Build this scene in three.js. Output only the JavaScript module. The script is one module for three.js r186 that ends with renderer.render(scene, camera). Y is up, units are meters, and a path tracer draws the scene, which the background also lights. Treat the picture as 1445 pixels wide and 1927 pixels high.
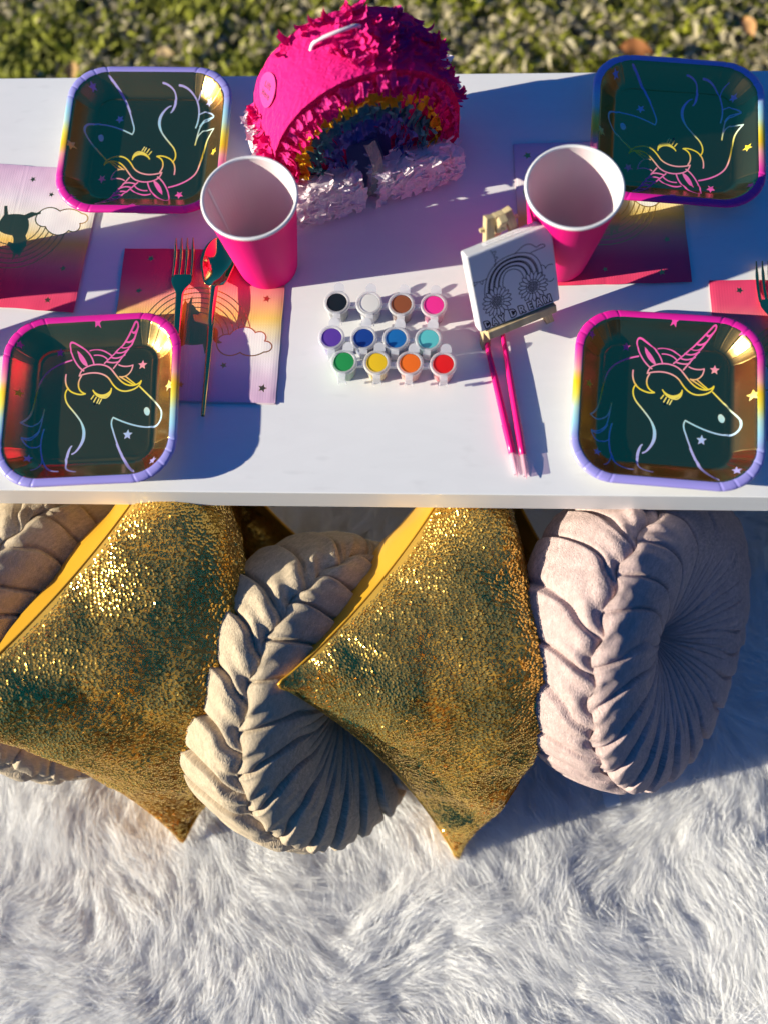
import * as THREE from 'three';
import { RoundedBoxGeometry } from 'three/addons/geometries/RoundedBoxGeometry.js';
import { ImprovedNoise } from 'three/addons/math/ImprovedNoise.js';
import { mergeGeometries, mergeVertices, toCreasedNormals } from 'three/addons/utils/BufferGeometryUtils.js';

// ---------------------------------------------------------------- camera, sky, sun, exposure
const scene = new THREE.Scene();
const camera = new THREE.PerspectiveCamera(55.73, 767 / 1024, 0.05, 400);
camera.position.set(0.0426, 1.2104, 0.2754);
camera.up.set(-0.0101, 0.2905, -0.9568);
camera.lookAt(0.0426 - 0.0448, 1.2104 - 0.956, 0.2754 - 0.2898);
camera.focus = 0.955;
camera.userData.fStop = 2.0;

const renderer = new THREE.WebGLRenderer({ antialias: true });
renderer.setSize(767, 1024);
renderer.toneMapping = THREE.LinearToneMapping;
renderer.toneMappingExposure = 1.68;
renderer.shadowMap.enabled = true;

const SUN = new THREE.Vector3(-Math.cos(0.192) * Math.cos(0.375), Math.sin(0.375), Math.sin(0.192) * Math.cos(0.375)).normalize();
function skyTexture() {           // a clear, deep blue winter sky with a paler horizon and a glow round the low sun
  const w = 512, h = 256, d = new Float32Array(w * h * 4), v = new THREE.Vector3();
  for (let j = 0; j < h; j++) for (let i = 0; i < w; i++) {
    const th = ((j + 0.5) / h - 0.5) * Math.PI, ph = ((i + 0.5) / w - 0.5) * 2 * Math.PI;
    v.set(Math.cos(th) * Math.cos(ph), Math.sin(th), Math.cos(th) * Math.sin(ph));
    const e = Math.max(0, v.y), k = Math.pow(1 - e, 3.2), k2 = Math.pow(1 - e, 12);
    const g = Math.max(0, v.dot(SUN)), glow = 0.03 * Math.pow(g, 8) + 0.35 * Math.pow(g, 60);
    const p = (j * w + i) * 4;
    d[p] = 0.0015 + 0.004 * k + 0.03 * k2 + glow;
    d[p + 1] = 0.043 + 0.088 * k + 0.10 * k2 + glow * 0.86;
    d[p + 2] = 0.165 + 0.26 * k + 0.06 * k2 + glow * 0.6;
    d[p + 3] = 1;
  }
  const t = new THREE.DataTexture(d, w, h, THREE.RGBAFormat, THREE.FloatType);
  t.mapping = THREE.EquirectangularReflectionMapping; t.magFilter = t.minFilter = THREE.LinearFilter; t.needsUpdate = true;
  return t;
}
scene.background = skyTexture();
scene.environment = scene.background;

const sun = new THREE.DirectionalLight(new THREE.Color().setRGB(1, 0.93, 0.755), 5);
sun.position.copy(SUN).multiplyScalar(4); sun.target.position.set(0, 0.2, 0);
sun.castShadow = true; sun.shadow.mapSize.set(4096, 4096); sun.shadow.radius = 1;
Object.assign(sun.shadow.camera, { left: -1.5, right: 1.5, top: 1.5, bottom: -1.5, near: 0.5, far: 8 });
scene.add(sun, sun.target);

// ---------------------------------------------------------------- helpers
let seed = 7;
const rnd = () => { seed = (seed + 0x6d2b79f5) | 0; let t = Math.imul(seed ^ (seed >>> 15), 1 | seed); t = (t + Math.imul(t ^ (t >>> 7), 61 | t)) ^ t; return ((t ^ (t >>> 14)) >>> 0) / 4294967296; };
const rr = (a, b) => a + (b - a) * rnd();
const perlin = new ImprovedNoise();
const N3 = (x, y, z = 0.5) => perlin.noise(x, y, z);
const clamp = (x, a = 0, b = 1) => Math.min(b, Math.max(a, x));
const lerp = (a, b, t) => a + (b - a) * t;
const sst = (a, b, x) => { const t = clamp((x - a) / (b - a)); return t * t * (3 - 2 * t); };
const V = (x, y, z) => new THREE.Vector3(x, y, z);
const used = {};
function numbered(n) { const k = used[n] = (used[n] ?? -1) + 1; return k ? `${n}_${String(k).padStart(3, '0')}` : n; }
function tag(o, label, category, group) { o.userData = { ...o.userData, label, category }; if (group) o.userData.group = group; return o; }
function thing(name, label, category, pos = [0, 0, 0], turn = 0, group) {
  const o = new THREE.Group(); o.name = numbered(name); o.position.set(...pos); o.rotation.y = turn; scene.add(o);
  return tag(o, label, category, group);
}
function part(name, geometry, material, parent, label) {
  const m = new THREE.Mesh(Array.isArray(geometry) ? mergeGeometries(geometry.map((g) => g.index ? g.toNonIndexed() : g)) : geometry, material);
  m.name = name; m.castShadow = m.receiveShadow = true; parent.add(m);
  if (label) m.userData.label = label;
  return m;
}
function struct(name, geometry, material) { const m = part(numbered(name), geometry, material, scene); m.userData.kind = 'structure'; return m; }
function dup(root, label, pos, turn, group) {
  const r = root.clone(); r.name = numbered(root.name.replace(/_\d{3}$/, '')); scene.add(r);
  r.userData = { ...root.userData, label }; if (group) r.userData.group = group;
  if (pos) r.position.set(...pos);
  if (turn !== undefined) r.rotation.y = turn;
  return r;
}
const lin = (r, g, b) => new THREE.Color().setRGB(r, g, b);
const std = (c, roughness = 0.6, more = {}) => new THREE.MeshStandardMaterial({ color: c, roughness, ...more });
const phy = (c, roughness = 0.6, more = {}) => new THREE.MeshPhysicalMaterial({ color: c, roughness, ...more });
// a sheet from a function (i/n, j/m) -> [x, y, z]
function sheet(n, m, fn, uvfn) {
  const p = [], uv = [], ix = [];
  for (let j = 0; j <= m; j++) for (let i = 0; i <= n; i++) { p.push(...fn(i / n, j / m)); uv.push(...(uvfn ? uvfn(i / n, j / m) : [i / n, j / m])); }
  for (let j = 0; j < m; j++) for (let i = 0; i < n; i++) { const a = j * (n + 1) + i, b = a + n + 1; ix.push(a, b, a + 1, a + 1, b, b + 1); }
  const g = new THREE.BufferGeometry();
  g.setAttribute('position', new THREE.Float32BufferAttribute(p, 3)); g.setAttribute('uv', new THREE.Float32BufferAttribute(uv, 2));
  g.setIndex(ix); g.computeVertexNormals(); return g;
}
function weld(g) { const u = g.clone(); u.deleteAttribute('normal'); u.deleteAttribute('uv'); const w = mergeVertices(u, 1e-5); w.computeVertexNormals(); return w; }
function tube(pts, r, seg = 24, rad = 8, closed = false) { return new THREE.TubeGeometry(new THREE.CatmullRomCurve3(pts.map((p) => V(...p)), closed), seg, r, rad, closed); }
function rbox(w, h, d, r = 0.001, s = 2) { return new RoundedBoxGeometry(w, h, d, s, r); }
function moved(g, x, y, z, rx = 0, ry = 0, rz = 0) { g.applyMatrix4(new THREE.Matrix4().compose(V(x, y, z), new THREE.Quaternion().setFromEuler(new THREE.Euler(rx, ry, rz)), V(1, 1, 1))); return g; }
function canvasTex(w, h, draw, srgb = true) {
  const c = document.createElement('canvas'); c.width = w; c.height = h; draw(c.getContext('2d'), w, h);
  const t = new THREE.CanvasTexture(c); if (srgb) t.colorSpace = THREE.SRGBColorSpace; t.anisotropy = 8; return t;
}
function noiseTex(n, fn, rep = 1) {     // tiling grey map
  const d = new Uint8Array(n * n * 4);
  for (let j = 0; j < n; j++) for (let i = 0; i < n; i++) { const v = clamp(fn(i / n, j / n)) * 255, p = (j * n + i) * 4; d[p] = d[p + 1] = d[p + 2] = v; d[p + 3] = 255; }
  const t = new THREE.DataTexture(d, n, n); t.wrapS = t.wrapT = THREE.RepeatWrapping; t.magFilter = THREE.LinearFilter; t.minFilter = THREE.LinearFilter; t.repeat.set(rep, rep); t.needsUpdate = true; return t;
}
const tileN = (u, v, f, z = 0) => { // periodic noise by blending
  const a = N3(u * f, v * f, z), b = N3((u - 1) * f, v * f, z), c = N3(u * f, (v - 1) * f, z), d = N3((u - 1) * f, (v - 1) * f, z);
  return lerp(lerp(a, b, u), lerp(c, d, u), v);
};
const grainTex = noiseTex(256, (u, v) => 0.5 + 0.35 * tileN(u, v, 60, 3) + 0.2 * tileN(u, v, 24, 8));
const crinkleTex = noiseTex(256, (u, v) => 1 - 0.9 * Math.abs(tileN(u, v, 9, 1)) - 0.5 * Math.abs(tileN(u, v, 22, 5)));

// ---------------------------------------------------------------- ground, grass
const T = 0.36;                       // table top height
struct('ground', sheet(60, 60, (u, v) => { const x = (u - 0.5) * 2, z = (v - 0.5) * 2; const X = x * Math.abs(x) * 120, Z = z * Math.abs(z) * 120; return [X, -0.03 + 0.008 * N3(X * 3, Z * 3), Z]; }),
  std(lin(0.035, 0.032, 0.014), 1));
{
  const blade = (w, L, bend) => sheet(2, 5, (u, v) => { const ww = w * (1 - 0.75 * Math.pow(v, 2.2)) * (v > 0.98 ? 0.3 : 1); const a = bend * v; return [(u - 0.5) * ww, L * Math.sin(Math.PI / 2 - a) * v, L * v * Math.sin(a) + Math.abs(u - 0.5) * w * 0.35]; });
  const geos = [blade(0.007, 0.030, 1.3), blade(0.0095, 0.034, 1.9), blade(0.006, 0.024, 0.7)];
  const mat = phy(lin(1, 1, 1), 0.75, { side: THREE.DoubleSide, transmission: 0.25, thickness: 0 });
  const lawn = new THREE.Group(); lawn.name = 'grass'; lawn.userData = { kind: 'stuff', label: 'blurred green and straw coloured lawn grass behind the table', category: 'grass' }; scene.add(lawn);
  geos.forEach((g, gi) => {
    const n = 26000, im = new THREE.InstancedMesh(g, mat, n), m = new THREE.Matrix4(), q = new THREE.Quaternion(), c = new THREE.Color();
    for (let i = 0; i < n; i++) {
      const x = rr(-1.15, 1.15), z = -0.62 - Math.pow(rnd(), 1.1) * 0.9;
      q.setFromEuler(new THREE.Euler(rr(-0.5, 0.5), rr(0, 6.283), rr(-0.5, 0.5)));
      const s = rr(0.5, 1.0);
      m.compose(V(x, -0.03 + rr(0, 0.016) + 0.016 * N3(x * 14, z * 14, 6), z), q, V(s, s, s)); im.setMatrixAt(i, m);
      const straw = N3(x * 4 + 9, z * 6, 2) + rr(-0.5, 0.5) + x * 0.25, b = rr(0.35, 1.3);
      if (straw > 0.12) c.setRGB(0.66 * b, 0.56 * b, 0.34 * b); else c.setRGB(0.34 * b, 0.35 * b, 0.012 * b);
      im.setColorAt(i, c);
    }
    im.name = 'blade_mass'; im.userData = { kind: 'stuff' }; im.castShadow = im.receiveShadow = true; lawn.add(im);
  });
}

// ---------------------------------------------------------------- trees round the lawn, behind the viewer and beyond the right edge (seen only in the foil and the spoon)
{
  const wood_ = new THREE.Group(); wood_.name = 'tree_line'; wood_.userData = { kind: 'stuff', label: 'line of trees round the lawn, seen only as reflections in the gold', category: 'trees' }; scene.add(wood_);
  const leaf = sheet(2, 3, (u, v) => [(u - 0.5) * 0.34 * Math.sin(Math.PI * (0.1 + 0.85 * v)), 0.05 * Math.cos(u * 3), (v - 0.5) * 0.5]);
  const n = 16000, im = new THREE.InstancedMesh(leaf, phy(lin(1, 1, 1), 0.7, { side: THREE.DoubleSide, transmission: 0.25, thickness: 0 }), n), m = new THREE.Matrix4(), q = new THREE.Quaternion(), c = new THREE.Color(), trunks = [];
  const trees = []; for (let k = 0; k < 15; k++) { const a = lerp(-1.25, 1.75, k / 14) + rr(-0.06, 0.06), r = rr(11, 16); trees.push([r * Math.cos(a), r * Math.sin(a), rr(5.5, 8.5), rr(1.8, 2.7)]); trunks.push(moved(new THREE.CylinderGeometry(0.12, 0.24, 4, 9), r * Math.cos(a), 1.95, r * Math.sin(a))); }
  for (let i = 0; i < n; i++) {
    const [x, z, h, w] = trees[i % 15], t = rr(0.22, 1), a = rr(0, 6.283), R = w * Math.sqrt(rnd()) * Math.sqrt(Math.sin(Math.PI * (0.12 + 0.86 * (t - 0.22) / 0.78))) * (1 + 0.35 * N3(a * 2 + x, t * 5, z));
    q.setFromEuler(new THREE.Euler(rr(-1, 1), rr(0, 6.283), rr(-1, 1))); m.compose(V(x + R * Math.cos(a), t * h, z + R * Math.sin(a)), q, V(1, 1, 1)); im.setMatrixAt(i, m);
    const b = rr(0.5, 1.3); c.setRGB(0.13 * b, 0.085 * b, 0.03 * b); im.setColorAt(i, c);
  }
  im.name = 'foliage'; im.userData = { kind: 'stuff' }; im.castShadow = im.receiveShadow = true; wood_.add(im);
  part('trunks', trunks, std(lin(0.10, 0.07, 0.05), 0.9), wood_).userData.kind = 'stuff';
}

// ---------------------------------------------------------------- fur rug
{
  const rug = thing('fur_rug', 'long white shaggy fur rug spread on the ground under the cushions', 'rug');
  const hgt = (x, z) => 0.013 * N3(x * 5, z * 5, 4.2) + 0.007 * N3(x * 13, z * 13, 1.2);
  part('backing', sheet(60, 60, (u, v) => { const x = lerp(-0.85, 0.85, u), z = lerp(-0.5, 0.72, v); return [x, -0.012 + hgt(x, z), z]; }), std(lin(0.93, 0.93, 0.94), 1, { side: THREE.DoubleSide }), rug);
  const lock = (n, L, spread, lift) => {
    const out = [];
    for (let k = 0; k < n; k++) {
      const a = rr(0, 6.283), r0 = Math.sqrt(rnd()) * spread, bx = Math.cos(a) * r0, bz = Math.sin(a) * r0, l = L * rr(0.7, 1.1), w = rr(0.00035, 0.0008), h = lift * rr(0.7, 1.25), cur = rr(-0.35, 0.35), side = rr(-1, 1), conv = rr(0.3, 0.95);
      out.push(sheet(1, 6, (u, v) => {
        const x = bx * (1 - conv * v) + l * (v * 0.95), y = h * Math.sin(Math.min(1, v * 1.35) * Math.PI * 0.62) * (0.6 + 0.4 * (1 - v)) , z = bz * (1 - conv * v) + cur * l * 0.35 * v * v;
        const ww = w * (1 - 0.85 * v * v) * (u - 0.5);
        return [x + ww * 0.2 * side, y + ww * side, z + ww];
      }));
    }
    return mergeGeometries(out);
  };
  const mat = phy(lin(0.99, 0.985, 0.98), 1, { side: THREE.DoubleSide, transmission: 0.5, thickness: 0, specularIntensity: 0.8 });
  const kinds = [lock(22, 0.064, 0.012, 0.014), lock(18, 0.052, 0.013, 0.020), lock(22, 0.074, 0.010, 0.011)];
  const flow = (x, z) => 1.05 + 3.0 * N3(x * 3.0 + 4, z * 3.0, 7.7) + 2.0 * N3(x * 8 + 1, z * 8, 3.1) - 0.5 * x;
  kinds.forEach((g, gi) => {
    const n = 36000, im = new THREE.InstancedMesh(g, mat, n), m = new THREE.Matrix4(), q = new THREE.Quaternion(), c = new THREE.Color();
    for (let i = 0; i < n; i++) {
      const x = rr(-0.78, 0.78), z = rr(-0.42, 0.7), f = flow(x, z) + rr(-0.5, 0.5), part_ = N3(x * 11, z * 11, 9.3);
      q.setFromEuler(new THREE.Euler(rr(-0.15, 0.15), -f, rr(-0.12, 0.22) + 0.35 * Math.max(0, part_), 'YXZ'));
      const s = rr(0.75, 1.15);
      m.compose(V(x, -0.010 + hgt(x, z) + rr(0, 0.004), z), q, V(s, s, s)); im.setMatrixAt(i, m);
      const b = rr(0.93, 1.03); c.setRGB(b, b, b); im.setColorAt(i, c);
    }
    im.name = 'fur'; im.userData = { kind: 'stuff' }; im.castShadow = im.receiveShadow = true; rug.add(im);
  });
}

// ---------------------------------------------------------------- table
{
  const t = thing('low_table', 'long low white table laid for a children\'s party', 'table', [0, 0, 0]);
  const white = std(lin(1, 1, 1), 0.5, { map: (() => { const t = noiseTex(512, (u, v) => 0.915 + 0.012 * tileN(u, v, 5, 2) + 0.012 * tileN(u, v, 40, 4) - 0.05 * Math.pow(Math.max(0, tileN(u, v, 60, 9) - 0.28), 1) * 2); t.colorSpace = THREE.SRGBColorSpace; return t; })(), bumpMap: grainTex, bumpScale: 0.00003, roughnessMap: noiseTex(256, (u, v) => 0.86 + 0.25 * tileN(u, v, 6, 2) + 0.2 * tileN(u, v, 23, 5)) });
  const side = std(lin(0.78, 0.77, 0.74), 0.4);
  part('tabletop', moved(rbox(1.36, 0.0425, 0.4695, 0.0012, 2), 0, T - 0.02125, -0.2347), white, t);
  part('leg', moved(rbox(0.36, T - 0.0425, 0.03, 0.0015), -0.522, (T - 0.0425) / 2, -0.03), side, t);
  part('leg', moved(rbox(0.36, T - 0.0425, 0.03, 0.0015), -0.522, (T - 0.0425) / 2, -0.44), side, t);
  part('leg', moved(rbox(0.2, T - 0.0425, 0.03, 0.0015), 0.565, (T - 0.0425) / 2, -0.03), side, t);
  part('leg', moved(rbox(0.1, T - 0.0425, 0.03, 0.0015), 0.60, (T - 0.0425) / 2, -0.44), side, t);
}

// ---------------------------------------------------------------- plates
const starPath = (c, x, y, r, rot = 0) => { c.beginPath(); for (let k = 0; k < 10; k++) { const a = rot - Math.PI / 2 + k * Math.PI / 5, q = k % 2 ? r * 0.46 : r; c[k ? 'lineTo' : 'moveTo'](x + q * Math.cos(a), y + q * Math.sin(a)); } c.closePath(); c.fill(); };
const PS = 0.174;                                            // plate size
function unicorn(c, W, ink, stops) {                                // the line drawing printed on the plates, in its own drawing units
  const k = W / PS;
  c.save();
  c.setTransform(0.000151 * k, -0.000014 * k, 0.000005 * k, 0.000167 * k, (PS / 2 - 0.1262) * k, (PS / 2 - 0.1313) * k);
  if (stops) { ink = c.createLinearGradient(0, 265, 0, 1307); for (const [t, q] of stops) ink.addColorStop(t, q); }
  c.lineCap = c.lineJoin = 'round'; c.strokeStyle = c.fillStyle = ink;
  const S = (w, d) => { c.lineWidth = w; c.stroke(new Path2D(d)); }, F = (d) => c.fill(new Path2D(d));
  S(10, 'M648 557 C560 570 500 600 470 640 C430 700 425 800 405 860 C395 890 375 910 355 925');
  S(8, 'M355 925 C400 955 455 945 472 900 C480 880 485 860 486 845 C476 900 470 960 450 985 C430 1010 390 1020 362 1015 C400 1040 440 1020 462 975');
  S(8, 'M362 1022 C390 1085 450 1085 472 1062');
  S(10, 'M490 970 C465 1040 470 1120 500 1180 C520 1220 560 1250 612 1256'); S(7, 'M490 1150 C480 1200 460 1220 440 1226');
  S(9, 'M616 645 C608 690 620 735 660 762 C690 780 720 788 746 783 C715 770 695 745 700 705 C703 690 708 680 716 670'); 
  S(9, 'M634 733 C605 760 612 810 650 855 C700 915 760 985 752 1040 C745 1090 712 1135 676 1144'); F('M690 905 C765 985 770 1050 740 1095 C720 1125 700 1140 676 1146 C730 1105 745 1050 735 1000 C728 965 712 935 690 905Z');
  S(9, 'M672 1096 C640 1120 630 1190 650 1232 C665 1256 700 1270 725 1275'); F('M674 1094 C632 1130 628 1190 650 1234 C646 1185 655 1135 674 1094Z');
  S(9, 'M703 665 C708 648 712 640 720 630 C760 595 860 595 910 650 C950 700 980 760 1040 770 C1070 775 1095 765 1106 750 C1100 782 1068 802 1010 802 C958 798 930 760 908 724 C878 668 790 640 703 665');
  S(9, 'M1098 785 C1150 842 1232 922 1250 972 C1262 1020 1230 1052 1180 1046 C1100 1040 1010 1000 932 955 C916 975 920 1002 932 1032 C962 1130 1002 1232 1100 1335'); S(12, 'M1250 972 C1262 1020 1230 1052 1180 1046'); S(13, 'M960 1120 C1000 1220 1030 1270 1098 1332');
  c.beginPath(); c.ellipse(1147, 945, 18, 27, -0.35, 0, 7); c.fill();
  S(8, 'M796 768 C812 802 842 826 880 826 C904 820 915 798 914 772'); F('M796 766 C822 822 882 838 908 800 C918 782 916 772 914 768 C904 800 850 826 796 766Z');
  for (const l of ['M802 800 L786 820', 'M818 815 L803 840', 'M836 826 L824 850', 'M852 832 L838 856']) S(8, l);
  S(9, 'M730 636 C680 600 640 520 638 470 C640 445 660 450 690 470 C750 505 785 550 796 606'); F('M685 503 C690 555 720 602 757 612 C750 578 720 530 685 503Z');
  S(8, 'M768 515 C822 503 872 530 906 560'); S(8, 'M795 545 C840 545 870 565 884 586');
  S(9, 'M864 606 L1086 422 C1100 412 1110 418 1104 436 L924 646');
  for (const l of ['M1058 455 C1068 464 1082 458 1092 448', 'M1003 490 C1022 503 1048 495 1066 482', 'M968 517 C990 534 1022 530 1044 508', 'M934 545 C960 558 992 554 1020 540', 'M905 572 C930 588 962 586 996 570', 'M880 598 C905 608 935 616 962 606']) S(9, l);
  S(8, 'M958 628 C982 645 1022 650 1050 642 C1044 690 1012 716 968 706'); S(8, 'M966 704 L1062 772'); S(8, 'M1004 708 L1068 766');
  for (const [x, y, r, a] of [[850, 387, 31, 0.2], [572, 498, 29, 0.1], [1113, 650, 31, 0.1], [1313, 845, 34, 0], [1027, 1072, 32, 0.1], [1265, 465, 31, 0.4], [345, 460, 24, 0.3], [340, 748, 26, 0.2], [402, 1140, 28, 0.1], [1212, 1275, 28, 0.2]]) starPath(c, x, y, r, a);
  c.restore();
}
const rainbow = (c, W, stops) => { const g = c.createLinearGradient(0, 0, 0, W); for (const [t, k] of stops) g.addColorStop(t, k); return g; };
const plateStops = [[0, '#e62aa0'], [0.3, '#f06cb4'], [0.4, '#f7b0a4'], [0.47, '#f4d92c'], [0.55, '#f2e070'], [0.62, '#cfe6d2'], [0.7, '#a4d8e6'], [0.82, '#b3b4ea'], [1, '#a79fe2']];
const rimStops = [[0, '#e4189a'], [0.24, '#e630a4'], [0.38, '#f2a49a'], [0.45, '#f6c81a'], [0.52, '#f0dc50'], [0.6, '#b8dcd0'], [0.68, '#9cd2e6'], [0.78, '#a6a4e6'], [1, '#9a90dc']];
const plateMap = canvasTex(1024, 1024, (c, W) => { c.fillStyle = '#d6ac66'; c.fillRect(0, 0, W, W); unicorn(c, W, null, plateStops); });
const plateMR = canvasTex(1024, 1024, (c, W) => { c.fillStyle = 'rgb(0,62,255)'; c.fillRect(0, 0, W, W); unicorn(c, W, 'rgb(0,120,0)'); }, false);
const rimMap = canvasTex(64, 1024, (c, w, W) => { c.fillStyle = rainbow(c, W, rimStops); c.fillRect(0, 0, w, W); });
const plateBrush = noiseTex(512, (u, v) => 0.5 + 0.3 * tileN(u, v, 90, 3) + 0.25 * tileN(u, v, 30, 1) + 0.15 * tileN(u, v, 8, 2));
function plateLoop(s, r, fn) {          // rounded square, s half size, r corner radius
  const out = [], M = 72, E = 10;
  for (let q = 0; q < 4; q++) {
    for (let i = 0; i <= M; i++) { const t = i / M, a = q * Math.PI / 2 + t * Math.PI / 2; const cx = [1, -1, -1, 1][q] * (s - r), cz = [1, 1, -1, -1][q] * (s - r); out.push([cx + r * Math.cos(a), cz + r * Math.sin(a), t, a, q]); }
    for (let i = 1; i < E; i++) { const t = i / E, a = (q + 1) * Math.PI / 2, n = [Math.cos(a), Math.sin(a)], d = [-n[1], n[0]], len = 2 * (s - r); const x0 = n[0] * s - d[0] * (s - r), z0 = n[1] * s - d[1] * (s - r); out.push([x0 + d[0] * len * t, z0 + d[1] * len * t, -1, a, q]); }
  }
  return out;
}
const pleats = [0.06, 0.25, 0.47, 0.71, 0.93];
const groove = (t) => { let g = 0; if (t >= 0) for (const p of pleats) { const d = t - p; g += Math.exp(-(d * d) / 0.00022) + 0.22 * clamp(1 - Math.abs(d - 0.04) / 0.04) * (d > 0 ? 1 : 0); } return g; };
function plateGeo(rows) {               // rows: [half size, corner radius, height, groove depth]
  const p = [], uv = [], ix = []; let n = 0;
  rows.forEach(([s, r, y, gd], k) => {
    const L = plateLoop(s, r); n = L.length;
    L.forEach(([x, z, t, a], i) => {
      const g = groove(t) * gd, sag = 0.0008 * Math.sin(a * 2 + 1) * (s / 0.087) ** 3 + 0.0006 * N3(x * 30, z * 30, 2) * (k > 2 ? 1 : 0.2);
      p.push(x - g * 0.6 * Math.cos(a), y - g + sag, z - g * 0.6 * Math.sin(a)); uv.push(x / PS + 0.5, 0.5 - z / PS);
    });
    const first = L[0]; p.push(p[p.length - 3 * n], p[p.length - 3 * n + 1], p[p.length - 3 * n + 2]); uv.push(uv[uv.length - 2 * n], uv[uv.length - 2 * n + 1]);
  });
  for (let k = 0; k + 1 < rows.length; k++) for (let i = 0; i < n; i++) { const a = k * (n + 1) + i, b = a + n + 1; ix.push(a, a + 1, b, a + 1, b + 1, b); }
  const g = new THREE.BufferGeometry(); g.setAttribute('position', new THREE.Float32BufferAttribute(p, 3)); g.setAttribute('uv', new THREE.Float32BufferAttribute(uv, 2)); g.setIndex(ix); g.computeVertexNormals(); return g;
}
const dishGeo = plateGeo([[0.001, 0.0005, 0.0022, 0], [0.03, 0.006, 0.0024, 0], [0.0535, 0.012, 0.0022, 0], [0.0548, 0.012, 0.0030, 0], [0.0570, 0.013, 0.0031, 0], [0.0582, 0.015, 0.0024, 0], [0.0605, 0.019, 0.0027, 0.0001], [0.0635, 0.022, 0.0044, 0.0004], [0.068, 0.027, 0.0082, 0.0009], [0.0735, 0.032, 0.0137, 0.0010], [0.0768, 0.0345, 0.0175, 0.0009], [0.0785, 0.036, 0.0190, 0.0008], [0.0792, 0.0365, 0.0192, 0.0008]]);
const rimGeo = plateGeo([[0.0792, 0.0365, 0.0193, 0.0005], [0.0800, 0.037, 0.0197, 0.0005], [0.0820, 0.0385, 0.0199, 0.0005], [0.0845, 0.040, 0.0196, 0.0005], [0.0862, 0.041, 0.0187, 0.0005], [0.0868, 0.0415, 0.0172, 0.0004], [0.0862, 0.041, 0.0165, 0.0008]]);
const underGeo = plateGeo([[0.0858, 0.041, 0.0168, 0.0008], [0.0785, 0.036, 0.0180, 0.0008], [0.073, 0.032, 0.0122, 0.001], [0.068, 0.027, 0.0070, 0.0008], [0.0635, 0.022, 0.0032, 0.0003], [0.060, 0.019, 0.0008, 0], [0.03, 0.006, 0.0006, 0], [0.001, 0.0005, 0.0006, 0]]);
const foil = phy(lin(1, 1, 1), 1, { map: plateMap, metalness: 1, metalnessMap: plateMR, roughnessMap: plateMR, bumpMap: plateBrush, bumpScale: 0.00006 });
const rimM = phy(lin(1, 1, 1), 0.42, { map: rimMap, clearcoat: 0.4, clearcoatRoughness: 0.25 });
const paperWhite = std(lin(0.74, 0.74, 0.73), 0.7, { side: THREE.DoubleSide });
{
  const pl = thing('party_plate', 'front right square foil plate with unicorn facing right, fully in sun', 'plate', [0.2622, T, -0.0888], -0.0881, 'square unicorn plates');
  part('dish', dishGeo, foil, pl); part('rim', rimGeo, rimM, pl); part('underside', underGeo, paperWhite, pl);
  const fl = dup(pl, 'front left square unicorn plate crossed by a shadow, left of the spoon', [-0.2764, T, -0.086], 0.0468);
  fl.position.y = T + 0.003; fl.rotation.set(0, 0.0468, 0.03); pl.position.y = T + 0.003; pl.rotation.set(0, -0.0881, 0.03);
  const b = dup(pl, 'back left square unicorn plate, print upside down, behind the left pink cup', [-0.2508, T, -0.3754], Math.PI - 0.0185);
  const d = dup(pl, 'back right square unicorn plate, mostly in blue shadow beside the right pink cup', [0.2887, T, -0.3806], Math.PI - 0.075);
  b.rotation.set(0.03, Math.PI - 0.0185, 0); b.position.y = T + 0.0035; d.position.y = T + 0.004;
}

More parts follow.
